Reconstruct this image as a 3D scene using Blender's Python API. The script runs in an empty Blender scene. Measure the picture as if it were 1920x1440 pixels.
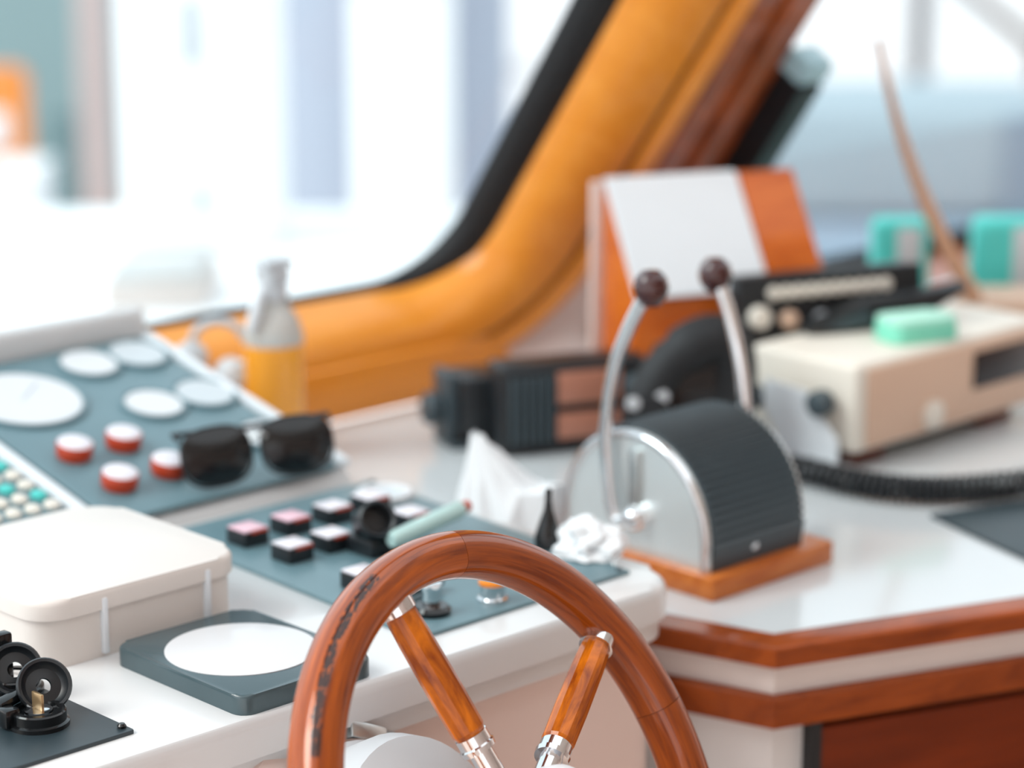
import bpy, bmesh, math, random
from mathutils import Vector, Matrix, noise

random.seed(7)
SC = bpy.context.scene
COL = SC.collection
R = math.radians

# ------------------------------------------------------------------ camera
cam_data = bpy.data.cameras.new('camera')
cam_data.sensor_width = 36.0
cam_data.lens = 36.0 * 4766.0 / 1920.0
cam = bpy.data.objects.new('camera', cam_data)
COL.objects.link(cam)
cam.location = (0.0, 0.0, 0.66)
cam.rotation_euler = (R(90 - 14), 0.0, R(-44))
cam_data.clip_end = 400
cam_data.clip_start = 0.05
cam_data.dof.use_dof = True
cam_data.dof.focus_distance = 1.78
cam_data.dof.aperture_fstop = 2.9
cam_data.dof.aperture_blades = 0
SC.camera = cam

# ------------------------------------------------------------------ sky, sun, exposure
world = bpy.data.worlds.new('overcast_sky')
SC.world = world
world.use_nodes = True
bg = world.node_tree.nodes['Background']
bg.inputs['Color'].default_value = (0.95, 0.975, 1.0, 1)
bg.inputs['Strength'].default_value = 1.9
sun_data = bpy.data.lights.new('hazy_sun', 'SUN')
sun_data.energy = 3.4
sun_data.angle = R(32)
sun_data.color = (1.0, 0.95, 0.88)
sun = bpy.data.objects.new('hazy_sun', sun_data)
COL.objects.link(sun)
sun.rotation_euler = Vector((0.62, -0.30, -0.72)).to_track_quat('-Z', 'Y').to_euler()
SC.view_settings.view_transform = 'Standard'
SC.view_settings.look = 'None'
SC.view_settings.gamma = 1.0
SC.view_settings.exposure = -0.16
SC.view_settings.use_curve_mapping = False


# ------------------------------------------------------------------ materials
def lin(c):
    out = []
    for v in c:
        v = v / 255.0
        out.append(v / 12.92 if v <= 0.04045 else ((v + 0.055) / 1.055) ** 2.4)
    return (out[0], out[1], out[2], 1.0)


def mat(name, rgb, rough=0.5, metal=0.0, var=0.06, scale=30.0, coat=0.0, bump=0.0, bscale=200.0, spec=0.5,
        trans=0.0, coat_rough=0.05):
    m = bpy.data.materials.new(name)
    m.use_nodes = True
    nt = m.node_tree
    b = nt.nodes['Principled BSDF']
    b.inputs['Roughness'].default_value = rough
    b.inputs['Metallic'].default_value = metal
    b.inputs['Coat Weight'].default_value = coat
    b.inputs['Coat Roughness'].default_value = coat_rough
    b.inputs['Specular IOR Level'].default_value = spec
    b.inputs['Transmission Weight'].default_value = trans
    tc = nt.nodes.new('ShaderNodeTexCoord')
    nz = nt.nodes.new('ShaderNodeTexNoise')
    nz.inputs['Scale'].default_value = scale
    nz.inputs['Detail'].default_value = 3
    nt.links.new(tc.outputs['Object'], nz.inputs['Vector'])
    mx = nt.nodes.new('ShaderNodeMix')
    mx.data_type = 'RGBA'
    c = lin(rgb)
    mx.inputs[6].default_value = tuple(max(0, v * (1 - var)) for v in c[:3]) + (1,)
    mx.inputs[7].default_value = tuple(min(1, v * (1 + var)) for v in c[:3]) + (1,)
    nt.links.new(nz.outputs['Fac'], mx.inputs[0])
    nt.links.new(mx.outputs[2], b.inputs['Base Color'])
    if bump > 0:
        n2 = nt.nodes.new('ShaderNodeTexNoise')
        n2.inputs['Scale'].default_value = bscale
        nt.links.new(tc.outputs['Object'], n2.inputs['Vector'])
        bp = nt.nodes.new('ShaderNodeBump')
        bp.inputs['Strength'].default_value = bump
        bp.inputs['Distance'].default_value = 0.001
        nt.links.new(n2.outputs['Fac'], bp.inputs['Height'])
        nt.links.new(bp.outputs['Normal'], b.inputs['Normal'])
    return m


def wood(name, dark, light, stretch=(3, 40, 40), rough=0.3, coat=0.6, uv=False, stain=None, coat_ior=1.5):
    """varnished timber: stretched noise grain; stain = (u0, u1, v0, v1) patch in UV space"""
    m = bpy.data.materials.new(name)
    m.use_nodes = True
    nt = m.node_tree
    L = nt.links.new
    b = nt.nodes['Principled BSDF']
    b.inputs['Roughness'].default_value = rough
    b.inputs['Coat Weight'].default_value = coat
    b.inputs['Coat Roughness'].default_value = 0.05
    b.inputs['Specular IOR Level'].default_value = 0.15
    b.inputs['Coat IOR'].default_value = coat_ior
    tc = nt.nodes.new('ShaderNodeTexCoord')
    mp = nt.nodes.new('ShaderNodeMapping')
    mp.inputs['Scale'].default_value = stretch
    L(tc.outputs['UV' if uv else 'Object'], mp.inputs['Vector'])
    n1 = nt.nodes.new('ShaderNodeTexNoise')
    n1.inputs['Scale'].default_value = 1.0
    n1.inputs['Detail'].default_value = 5
    n1.inputs['Roughness'].default_value = 0.65
    n1.inputs['Distortion'].default_value = 0.6
    L(mp.outputs['Vector'], n1.inputs['Vector'])
    rp = nt.nodes.new('ShaderNodeValToRGB')
    rp.color_ramp.elements[0].position = 0.33
    rp.color_ramp.elements[0].color = lin(dark)
    rp.color_ramp.elements[1].position = 0.68
    rp.color_ramp.elements[1].color = lin(light)
    L(n1.outputs['Fac'], rp.inputs['Fac'])
    col = rp.outputs['Color']
    if stain:
        sx = nt.nodes.new('ShaderNodeSeparateXYZ')
        L(tc.outputs['UV'], sx.inputs['Vector'])

        def band(sock, a, c, soft):
            k1 = nt.nodes.new('ShaderNodeMapRange')
            k1.inputs[1].default_value = a - soft
            k1.inputs[2].default_value = a + soft
            L(sock, k1.inputs[0])
            k2 = nt.nodes.new('ShaderNodeMapRange')
            k2.inputs[1].default_value = c + soft
            k2.inputs[2].default_value = c - soft
            L(sock, k2.inputs[0])
            mu = nt.nodes.new('ShaderNodeMath')
            mu.operation = 'MULTIPLY'
            L(k1.outputs[0], mu.inputs[0])
            L(k2.outputs[0], mu.inputs[1])
            return mu.outputs[0]
        bu = band(sx.outputs['X'], stain[0], stain[1], 0.03)
        bv = band(sx.outputs['Y'], stain[2], stain[3], 0.05)
        mu = nt.nodes.new('ShaderNodeMath')
        mu.operation = 'MULTIPLY'
        L(bu, mu.inputs[0])
        L(bv, mu.inputs[1])
        mp2 = nt.nodes.new('ShaderNodeMapping')
        mp2.inputs['Scale'].default_value = (34, 30, 1)
        L(tc.outputs['UV'], mp2.inputs['Vector'])
        n2 = nt.nodes.new('ShaderNodeTexNoise')
        n2.inputs['Scale'].default_value = 1.0
        n2.inputs['Detail'].default_value = 6
        n2.inputs['Roughness'].default_value = 0.7
        L(mp2.outputs['Vector'], n2.inputs['Vector'])
        ad = nt.nodes.new('ShaderNodeMath')
        ad.operation = 'ADD'
        L(n2.outputs['Fac'], ad.inputs[0])
        L(mu.outputs[0], ad.inputs[1])
        th = nt.nodes.new('ShaderNodeMapRange')
        th.inputs[1].default_value = 1.40
        th.inputs[2].default_value = 1.47
        L(ad.outputs[0], th.inputs[0])
        mx = nt.nodes.new('ShaderNodeMix')
        mx.data_type = 'RGBA'
        L(th.outputs[0], mx.inputs[0])
        L(col, mx.inputs[6])
        mx.inputs[7].default_value = lin((48, 26, 20))
        col = mx.outputs[2]
    L(col, b.inputs['Base Color'])
    bp = nt.nodes.new('ShaderNodeBump')
    bp.inputs['Strength'].default_value = 0.05
    bp.inputs['Distance'].default_value = 0.0006
    L(n1.outputs['Fac'], bp.inputs['Height'])
    L(bp.outputs['Normal'], b.inputs['Normal'])
    return m


def glass(name, tint=(235, 242, 245)):
    m = bpy.data.materials.new(name)
    m.use_nodes = True
    nt = m.node_tree
    for n in list(nt.nodes):
        if n.type != 'OUTPUT_MATERIAL':
            nt.nodes.remove(n)
    out = [n for n in nt.nodes if n.type == 'OUTPUT_MATERIAL'][0]
    tr = nt.nodes.new('ShaderNodeBsdfTransparent')
    tr.inputs['Color'].default_value = lin(tint)
    gl = nt.nodes.new('ShaderNodeBsdfGlossy')
    gl.inputs['Roughness'].default_value = 0.02
    lw = nt.nodes.new('ShaderNodeLayerWeight')
    lw.inputs['Blend'].default_value = 0.5
    fr = nt.nodes.new('ShaderNodeMapRange')
    fr.inputs[1].default_value = 0.5
    fr.inputs[2].default_value = 1.0
    fr.inputs[3].default_value = 0.02
    fr.inputs[4].default_value = 0.30
    nt.links.new(lw.outputs['Facing'], fr.inputs[0])
    mx = nt.nodes.new('ShaderNodeMixShader')
    nt.links.new(fr.outputs[0], mx.inputs[0])
    nt.links.new(tr.outputs[0], mx.inputs[1])
    nt.links.new(gl.outputs[0], mx.inputs[2])
    nt.links.new(mx.outputs[0], out.inputs['Surface'])
    return m


M = {
    'gelcoat': mat('white_gelcoat', (214, 214, 214), 0.28, var=0.03, scale=6, coat=0.3),
    'gelcoat_bounce': mat('gelcoat_bounce_tint', (228, 208, 200), 0.4, var=0.03, scale=6),  # gelcoat with pinkish bounce light painted in, for faces turned aft
    'counter': mat('counter_laminate', (204, 208, 210), 0.16, var=0.02, scale=8, coat=0.4),
    'band': mat('white_band', (214, 206, 202), 0.45, var=0.03),
    'panel': mat('blue_grey_panel', (96, 124, 132), 0.36, var=0.10, scale=25, spec=0.6),
    'panel_dark': mat('dark_panel', (38, 52, 58), 0.40, var=0.12, scale=40, spec=0.6),
    'holder': mat('dark_teal_plastic', (56, 76, 82), 0.26, var=0.08, scale=40, spec=0.7),
    'black': mat('black_plastic', (24, 28, 32), 0.38, var=0.15, scale=60),
    'black_matte': mat('black_rubber', (22, 24, 27), 0.65, var=0.15, scale=60),
    'black_gloss': mat('black_gloss', (14, 16, 18), 0.15, var=0.1, scale=60),
    'charcoal': mat('charcoal_plastic', (60, 72, 78), 0.5, var=0.12, scale=60),
    'chrome': mat('chrome', (225, 226, 228), 0.10, metal=1.0, var=0.02),
    'plate': mat('polished_plate', (234, 240, 240), 0.42, metal=0.85, var=0.05, scale=20),
    'steel': mat('brushed_steel', (196, 200, 200), 0.3, metal=1.0, var=0.06, scale=80),
    'white_plastic': mat('white_plastic', (220, 224, 228), 0.42, var=0.02, scale=15),
    'box_plastic': mat('ivory_plastic', (216, 208, 202), 0.45, var=0.03, scale=14, bump=0.12, bscale=500),
    'dial': mat('dial_face', (212, 212, 214), 0.35, var=0.02, coat=0.3),  # on the gauges this white stands in for sky glare on glass
    'dial_grey': mat('dial_face_grey', (192, 198, 202), 0.35, var=0.02, coat=0.3),
    'red': mat('red_plastic', (186, 56, 8), 0.3, var=0.12, scale=40, coat=0.4),
    'lens_white': mat('white_lens', (222, 216, 222), 0.3, var=0.03),
    'lens_pink': mat('pink_lens', (226, 186, 198), 0.3, var=0.06, scale=60),
    'amber': mat('amber_plastic', (226, 130, 20), 0.25, var=0.08),
    'brass': mat('brass_key', (190, 160, 120), 0.3, metal=0.8, var=0.1),
    'beige': mat('beige_enamel', (214, 180, 156), 0.45, var=0.04, scale=10),
    'cream': mat('cream_enamel', (224, 216, 204), 0.45, var=0.03, scale=10),
    'screen_dark': mat('dark_screen', (34, 24, 24), 0.2, var=0.1),
    'amber_screen': mat('amber_display', (182, 122, 100), 0.35, var=0.14, scale=90),
    'knob_red': mat('dark_red_knob', (58, 16, 16), 0.18, var=0.1, coat=0.5),
    'mint': mat('mint_sponge', (128, 214, 186), 0.85, var=0.10, scale=120, bump=0.5, bscale=600),
    'teal': mat('teal_packet', (76, 196, 188), 0.5, var=0.25, scale=18),
    'tan': mat('tan_rope', (206, 160, 128), 0.8, var=0.2, scale=90, bump=0.6, bscale=700),
    'paper': mat('white_tissue', (232, 234, 236), 0.9, var=0.02),
    'liquid': mat('orange_liquid', (250, 168, 52), 0.15, var=0.03, coat=0.3),
    'clear': mat('clear_plastic', (214, 218, 216), 0.15, var=0.02, trans=0.35),
    'grey_plastic': mat('pale_grey_plastic', (196, 200, 204), 0.35, var=0.03),
    'teak': wood('teak_frame', (230, 142, 46), (242, 158, 64), (4, 26, 26), 0.35, 0.3),
    'teak_brown': wood('brown_teak', (112, 50, 20), (178, 92, 46), (40, 40, 5), 0.32, 0.5),
    'trim_wood': wood('counter_trim_wood', (112, 46, 10), (160, 76, 26), (5, 16, 30), 0.3, 0.35),
    'door_wood': wood('door_mahogany', (86, 30, 6), (112, 42, 10), (4, 30, 40), 0.4, 0.12),
    'base_wood': wood('base_block_wood', (168, 84, 34), (206, 122, 58), (12, 60, 60), 0.32, 0.4),
    'hood_wood': wood('hood_wood', (188, 84, 18), (214, 112, 40), (12, 40, 40), 0.3, 0.5),
    'spoke_wood': wood('spoke_wood', (126, 50, 3), (216, 116, 12), (22, 110, 110), 0.3, 0.5, coat_ior=1.5),
    'rim_wood': wood('rim_wood', (108, 42, 4), (160, 74, 10), (2.5, 22, 1), 0.3, 0.8, uv=True, coat_ior=1.5),
    'rim_wood_worn': wood('rim_wood_worn', (108, 42, 4), (184, 88, 10), (2.5, 22, 1), 0.3, 0.8, uv=True, coat_ior=1.5,
                          stain=(0.34, 0.98, 0.045, 0.20)),
    'groove': mat('dark_groove', (84, 36, 14), 0.5, var=0.1),
    'glass': glass('window_glass'),
}


# ------------------------------------------------------------------ mesh helpers
def tag(o, label, cat, group=None):
    o['label'] = label
    o['category'] = cat
    if group:
        o['group'] = group
    return o


def structure(o, label=None):
    o['kind'] = 'structure'
    if label:
        o['label'] = label
    return o


def thing(name, label, cat, loc, rot=(0, 0, 0), group=None):
    o = bpy.data.objects.new(name, None)
    o.empty_display_size = 0.02
    COL.objects.link(o)
    o.location = loc
    o.rotation_euler = rot
    return tag(o, label, cat, group)


def link(name, me, m, parent=None, loc=(0, 0, 0), rot=(0, 0, 0), smooth=40):
    if not me.materials:
        me.materials.append(m)
    if smooth:
        for p in me.polygons:
            p.use_smooth = True
        me.set_sharp_from_angle(angle=R(smooth))
    o = bpy.data.objects.new(name, me)
    COL.objects.link(o)
    o.location = loc
    o.rotation_euler = rot
    if parent is not None:
        o.parent = parent
    return o


def to_mesh(bm, name):
    bmesh.ops.recalc_face_normals(bm, faces=bm.faces)
    me = bpy.data.meshes.new(name)
    bm.to_mesh(me)
    bm.free()
    return me


def box_mesh(name, size, bevel=0.0, seg=2, taper=1.0):
    """box centred in x, y with its base at z = 0"""
    bm = bmesh.new()
    bmesh.ops.create_cube(bm, size=1.0)
    for v in bm.verts:
        v.co.z += 0.5
        k = taper if v.co.z > 0.5 else 1.0
        v.co = Vector((v.co.x * size[0] * k, v.co.y * size[1] * k, v.co.z * size[2]))
    if bevel > 0:
        bmesh.ops.bevel(bm, geom=list(bm.edges), offset=bevel, segments=seg, affect='EDGES', profile=0.5)
    return to_mesh(bm, name)


def box(name, size, m, parent=None, loc=(0, 0, 0), rot=(0, 0, 0), bevel=0.0, seg=2, taper=1.0):
    return link(name, box_mesh(name, size, bevel, seg, taper), m, parent, loc, rot)


def lathe_mesh(name, prof, n=32, sx=1.0, sy=1.0, caps=True):
    bm = bmesh.new()
    rings = []
    for r, z in prof:
        if r <= 1e-6:
            rings.append([bm.verts.new((0, 0, z))])
        else:
            rings.append([bm.verts.new((sx * r * math.cos(2 * math.pi * k / n), sy * r * math.sin(2 * math.pi * k / n), z))
                          for k in range(n)])
    for a, b in zip(rings[:-1], rings[1:]):
        for k in range(n):
            k2 = (k + 1) % n
            if len(a) == 1 and len(b) == 1:
                continue
            if len(a) == 1:
                bm.faces.new((a[0], b[k], b[k2]))
            elif len(b) == 1:
                bm.faces.new((a[k], a[k2], b[0]))
            else:
                bm.faces.new((a[k], a[k2], b[k2], b[k]))
    for ring in (rings[0], rings[-1]):
        if caps and len(ring) > 2:
            bm.faces.new(ring)
    return to_mesh(bm, name)


def lathe(name, prof, m, parent=None, loc=(0, 0, 0), rot=(0, 0, 0), n=32, sx=1.0, sy=1.0, smooth=40):
    return link(name, lathe_mesh(name, prof, n, sx, sy), m, parent, loc, rot, smooth)


def tube_mesh(name, pts, rad, n=12, flat=1.0):
    pts = [Vector(p) for p in pts]
    rads = rad if isinstance(rad, (list, tuple)) else [rad] * len(pts)
    bm = bmesh.new()
    prev = None
    up = None
    rings = []
    for i, p in enumerate(pts):
        t = (pts[min(i + 1, len(pts) - 1)] - pts[max(i - 1, 0)]).normalized()
        if up is None:
            up = t.orthogonal().normalized()
        up = (up - t * up.dot(t)).normalized()
        s = t.cross(up)
        rings.append([bm.verts.new(p + (up * math.cos(2 * math.pi * k / n) + s * flat * math.sin(2 * math.pi * k / n)) * rads[i])
                      for k in range(n)])
    for a, b in zip(rings[:-1], rings[1:]):
        for k in range(n):
            bm.faces.new((a[k], a[(k + 1) % n], b[(k + 1) % n], b[k]))
    bm.faces.new(rings[0])
    bm.faces.new(rings[-1])
    return to_mesh(bm, name)


def tube(name, pts, rad, m, parent=None, n=12, loc=(0, 0, 0), rot=(0, 0, 0), flat=1.0):
    return link(name, tube_mesh(name, pts, rad, n, flat), m, parent, loc, rot, 50)


def smooth_path(pts, n=8):
    """Catmull-Rom through pts"""
    P = [Vector(p) for p in pts]
    P = [P[0] * 2 - P[1]] + P + [P[-1] * 2 - P[-2]]
    out = []
    for i in range(1, len(P) - 2):
        for k in range(n):
            t = k / n
            a, b, c, d = P[i - 1], P[i], P[i + 1], P[i + 2]
            out.append(0.5 * ((2 * b) + (c - a) * t + (2 * a - 5 * b + 4 * c - d) * t * t + (3 * b - a - 3 * c + d) * t ** 3))
    out.append(P[-2])
    return out


def prism_mesh(name, poly, z0, z1, bevel=0.0, seg=2):
    """2-D outline (counter-clockwise) extruded along z"""
    bm = bmesh.new()
    lo = [bm.verts.new((x, y, z0)) for x, y in poly]
    hi = [bm.verts.new((x, y, z1)) for x, y in poly]
    n = len(poly)
    bm.faces.new(list(reversed(lo)))
    top = bm.faces.new(hi)
    for k in range(n):
        bm.faces.new((lo[k], lo[(k + 1) % n], hi[(k + 1) % n], hi[k]))
    if bevel > 0:
        bmesh.ops.bevel(bm, geom=list(top.edges), offset=bevel, segments=seg, affect='EDGES', profile=0.5)
    return to_mesh(bm, name)


def prism(name, poly, z0, z1, m, parent=None, loc=(0, 0, 0), rot=(0, 0, 0), bevel=0.0, seg=3):
    return link(name, prism_mesh(name, poly, z0, z1, bevel, seg), m, parent, loc, rot)


def round_rect(w, h, r, n=5, cx=0.0, cy=0.0):
    out = []
    for sx, sy, a0 in ((1, 1, 0), (-1, 1, 90), (-1, -1, 180), (1, -1, 270)):
        for k in range(n + 1):
            a = R(a0 + 90 * k / n)
            out.append((cx + sx * (w / 2 - r) + r * math.cos(a), cy + sy * (h / 2 - r) + r * math.sin(a)))
    return out


def strips_mesh(name, rows, close_rows=False):
    """quads between consecutive equally long point rows"""
    bm = bmesh.new()
    vs = [[bm.verts.new(p) for p in row] for row in rows]
    for a, b in zip(vs[:-1], vs[1:]):
        n = len(a)
        for k in range(n if close_rows else n - 1):
            bm.faces.new((a[k], a[(k + 1) % n], b[(k + 1) % n], b[k]))
    return to_mesh(bm, name)


def solid_strip(name, rows, thick, m, parent=None, smooth=40):
    """open surface given thickness with a solidify modifier"""
    o = link(name, strips_mesh(name, rows), m, parent, smooth=smooth)
    md = o.modifiers.new('thickness', 'SOLIDIFY')
    md.thickness = thick
    md.offset = 0
    return o


def copy_tree(o, parent=None, loc=None, rot=None):
    c = o.copy()
    COL.objects.link(c)
    c.parent = parent
    if loc is not None:
        c.location = loc
    if rot is not None:
        c.rotation_euler = rot
    for ch in list(o.children):
        copy_tree(ch, c)
    return c


CZ = -0.06      # worktop height relative to the console top (z = 0)

# ================================================================== SETTING
# ---- raked windscreen wall: plane coordinates (x, t, d): t up the slope, d outwards (forward)
RK = R(33)
W0 = Vector((0, 2.089, -0.004))
WT = Vector((0, -math.sin(RK), math.cos(RK)))
WD = Vector((0, math.cos(RK), math.sin(RK)))


def wall(x, t, d=0.0):
    return Vector((x, 0, 0)) + W0 + WT * t + WD * d


def outline(x0, xr, t0, t1, rad, lean=0.0, n=16):
    """open outline: along the bottom, round the right-hand corner, up the jamb"""
    pts = []
    for k in range(14):
        pts.append((x0 + (xr - rad - x0) * k / 14.0, t0))
    for k in range(n + 1):
        a = R(-90 + 90 * k / n)
        pts.append((xr - rad + rad * math.cos(a), t0 + rad + rad * math.sin(a)))
    for k in range(1, 13):
        f = k / 12.0
        pts.append((xr + lean * f, t0 + rad + (t1 - t0 - rad) * f))
    return pts


TOP = 1.05
outI = outline(0.30, 2.052, 0.0, TOP, 0.135, lean=0.09)
outO = outline(0.30, 1.964, 0.016, TOP, 0.105, lean=0.04)
NB, NC = 14, 31
frac = []
for k in range(len(outI)):
    f = 0.09 if k < NB - 3 else (0.32 if k > NC - 6 else 0.09 + 0.23 * (k - NB + 3) / (NC - 6 - NB + 3))
    frac.append(f)
rowO = [wall(x, t, 0.105) for x, t in outO]
rowI = [wall(x, t, 0.0) for x, t in outI]
rowG = [rowO[k].lerp(rowI[k], frac[k]) for k in range(len(rowO))]
win1 = bpy.data.objects.new('window_1', None)
COL.objects.link(win1)
structure(win1, 'large raked windscreen with a deep orange varnished timber reveal and rounded corner')
solid_strip('gasket', [rowO, rowG], 0.006, M['black_matte'], win1)
solid_strip('reveal', [rowG, [a.lerp(b, 0.5) for a, b in zip(rowG, rowI)], rowI], 0.008, M['teak'], win1)


def offs(pts, w):
    out = []
    for k, (x, t) in enumerate(pts):
        a = pts[max(k - 1, 0)]
        b = pts[min(k + 1, len(pts) - 1)]
        dx, dt = b[0] - a[0], b[1] - a[1]
        l = math.hypot(dx, dt)
        out.append((x + dt / l * w, t - dx / l * w))
    return out


m1 = [wall(x, t, 0.002) for x, t in offs(outI, 0.009)]
m2 = [wall(x, t, -0.010) for x, t in offs(outI, 0.014)]
m3 = [wall(x, t, -0.010) for x, t in offs(outI, 0.034)]
m4 = [wall(x, t, 0.004) for x, t in offs(outI, 0.040)]
solid_strip('molding', [m1, m2, m3, m4], 0.004, M['teak'], win1)
g0 = [wall(x, t, 0.001) for x, t in outI]
solid_strip('groove', [g0, [wall(x, t, 0.002) for x, t in offs(outI, 0.010)]], 0.003, M['groove'], win1)
pane = [[wall(0.30, 0.016, 0.107), wall(2.02, 0.016, 0.107)], [wall(0.30, TOP, 0.107), wall(2.02, TOP, 0.107)]]
solid_strip('pane', pane, 0.005, M['glass'], win1, smooth=0)
# upright front board under the sill
box('sill_board', (1.70, 0.03, 0.062), M['teak'], win1, (1.16, 2.099, CZ), bevel=0.006)

# white wall around the rounded corner and the timber post between the windows
wf = []
for k, (x, t) in enumerate(offs(outI, 0.030)):
    if k < NB:
        q = (x, -0.075)
    elif k < NC:
        f = (k - NB) / (NC - NB)
        q = (1.93 + min(1, f * 2) * (2.215 - 1.93), -0.075 + max(0, f * 2 - 1) * 0.21)
    else:
        q = (2.215 + 0.02 * (k - NC) / 12, max(t, 0.135))
    wf.append((wall(x, t, 0.012), wall(q[0], q[1], 0.012)))
o = solid_strip('wall_front', [[a for a, b in wf], [b for a, b in wf]], 0.02, M['gelcoat_bounce'], None)
structure(o, 'white painted cabin wall around the windscreen corner')


def raked_board(name, x0, x1, t0, t1, d0, d1, m, parent=None, bevel=0.003, slope=0.0):
    bm = bmesh.new()
    vs = []
    for t in (t0, t1):
        sh = slope * (t - t0)
        for (x, d) in ((x0, d0), (x1, d0), (x1, d1), (x0, d1)):
            vs.append(bm.verts.new(wall(x + sh, t, d)))
    for f in ((0, 1, 2, 3), (4, 5, 6, 7), (0, 1, 5, 4), (1, 2, 6, 5), (2, 3, 7, 6), (3, 0, 4, 7)):
        bm.faces.new([vs[i] for i in f])
    bmesh.ops.recalc_face_normals(bm, faces=bm.faces)
    if bevel:
        bmesh.ops.bevel(bm, geom=list(bm.edges), offset=bevel, segments=2, affect='EDGES')
    return link(name, to_mesh(bm, name), m, parent)


post = bpy.data.objects.new('trim_1', None)
COL.objects.link(post)
structure(post, 'brown varnished timber post between the two windows')
raked_board('board', 2.098, 2.150, 0.135, TOP, -0.012, 0.02, M['teak_brown'], post, slope=0.06)
raked_board('board', 2.152, 2.186, 0.135, TOP, -0.020, 0.02, M['teak_brown'], post, slope=0.06)
raked_board('board', 2.188, 2.222, 0.135, TOP, -0.010, 0.10, M['teak_brown'], post, slope=0.06)

win2 = bpy.data.objects.new('window_2', None)
COL.objects.link(win2)
structure(win2, 'second windscreen pane to the right of the timber post')
box('sill', (1.68, 0.19, 0.02), M['teak_brown'], win2, (3.062, 2.179, CZ - 0.02), bevel=0.003)
raked_board('gasket', 2.232, 3.9, -0.128, -0.104, 0.085, 0.104, M['black_matte'], win2, bevel=0.002)
solid_strip('pane', [[wall(2.232, -0.12, 0.107), wall(3.9, -0.12, 0.107)], [wall(2.29, TOP, 0.107), wall(3.9, TOP, 0.107)]],
            0.005, M['glass'], win2, smooth=0)
o = raked_board('trim_2', 0.30, 3.9, TOP, TOP + 0.08, -0.03, 0.12, M['teak_brown'])
structure(o, 'timber head rail above the windows')

o = box('ceiling', (6.6, 2.15, 0.05), mat('white_ceiling', (232, 230, 226), 0.6, var=0.02), None, (0.9, -0.33, 0.955))  # unseen roof added to shade the cabin, cut short so sun reaches the wheel
structure(o, 'unseen white wheelhouse roof added to shade the cabin')
cabin_wood = wood('cabin_panelling', (222, 206, 198), (232, 220, 214), (3, 3, 0.4), 0.5, 0.1)  # pale tone set so the unseen walls bounce light onto aft faces
o = box('wall_back', (4.2, 0.06, 2.0), cabin_wood, None, (2.1, -1.38, -1.05))  # unseen wall added behind the camera, left end open to let light in
structure(o, 'unseen pale panelled wall added at the back of the wheelhouse to bounce light')
o = box('wall_right', (0.06, 3.35, 2.0), cabin_wood, None, (4.17, 0.36, -1.05))  # unseen side wall added with the back one, same light-bouncing tone
structure(o, 'unseen pale panelled wall added at the right of the wheelhouse to bounce light')
o = box('floor', (6.6, 3.6, 0.05), mat('cabin_floor', (204, 184, 172), 0.5), None, (0.9, 0.42, -1.10))
structure(o, 'brown wheelhouse floor')
# ================================================================== CONSOLE AND COUNTER
console = thing('helm_console', 'white moulded helm console carrying the dark instrument panels', 'console', (0, 0, 0))


def console_outline(yf, xr, rad, yb=1.742, xl=0.45):
    pts = [(xl, yf)]
    for k in range(9):
        a = R(-90 + 90 * k / 8)
        pts.append((xr - rad + rad * math.cos(a), yf + rad + rad * math.sin(a)))
    pts += [(xr, yb), (xl, yb)]
    return pts


prism('top', console_outline(1.330, 1.487, 0.045), -0.030, 0.0, M['gelcoat'], console, bevel=0.010, seg=4)
prism('front_lip', console_outline(1.336, 1.483, 0.042), -0.048, -0.030, M['gelcoat'], console)
prism('front_panel', console_outline(1.345, 1.478, 0.04), -1.045, -0.048, M['gelcoat_bounce'], console)
# raised pod that carries the gauge panel
T13 = R(13)
pod = []
zb = 0.01 + 0.335 * math.sin(T13)
yb = 1.747 + 0.335 * math.cos(T13)
bm = bmesh.new()
sec = [(1.743, 0.000), (1.749, 0.008), (yb, zb), (yb + 0.006, zb - 0.006), (yb + 0.006, -1.045), (1.743, -1.045)]
ra = [bm.verts.new((0.45, y, z)) for y, z in sec]
rb = [bm.verts.new((1.478, y, z)) for y, z in sec]
for k in range(6):
    bm.faces.new((ra[k], ra[(k + 1) % 6], rb[(k + 1) % 6], rb[k]))
bm.faces.new(ra)
bm.faces.new(rb)
bmesh.ops.recalc_face_normals(bm, faces=bm.faces)
bmesh.ops.bevel(bm, geom=[e for e in bm.edges if e.verts[0].co.z > -0.7 or e.verts[1].co.z > -0.7], offset=0.004, segments=2, affect='EDGES')
gpod = thing('gauge_pod', 'white wedge-shaped pod raised behind the console under the gauges', 'console', (0, 0, 0))
link('pod_body', to_mesh(bm, 'pod_body'), M['gelcoat'], gpod)
box('back_lip', (1.010, 0.022, 0.036), M['gelcoat'], gpod, (0.973, yb - 0.002, zb - 0.006), bevel=0.008, seg=3)

# ---- worktop to the right, with its bevelled front corner
A = Vector((1.515, 1.380))
B = Vector((1.543, 1.283))
Cc = Vector((1.771, 1.195))
dirBC = (Cc - B).normalized()
Dd = B + dirBC * 1.5


def shift(poly, w):
    """grow / shrink the front edges A-B-D by w"""
    nAB = Vector((B - A)).normalized()
    nAB = Vector((nAB.y, -nAB.x)) * -1
    nAB = Vector((-abs((B - A).normalized().y), -abs((B - A).normalized().x)))
    nBD = Vector((dirBC.y, -dirBC.x))
    if nBD.y > 0:
        nBD = -nBD
    a = A + nAB * w
    d = Dd + nBD * w
    # intersection of the two moved lines
    p, r_ = a, (B - A)
    q, s_ = d, dirBC
    den = r_.x * s_.y - r_.y * s_.x
    t = ((q - p).x * s_.y - (q - p).y * s_.x) / den
    b = p + r_ * t
    return a, b, d


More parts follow.
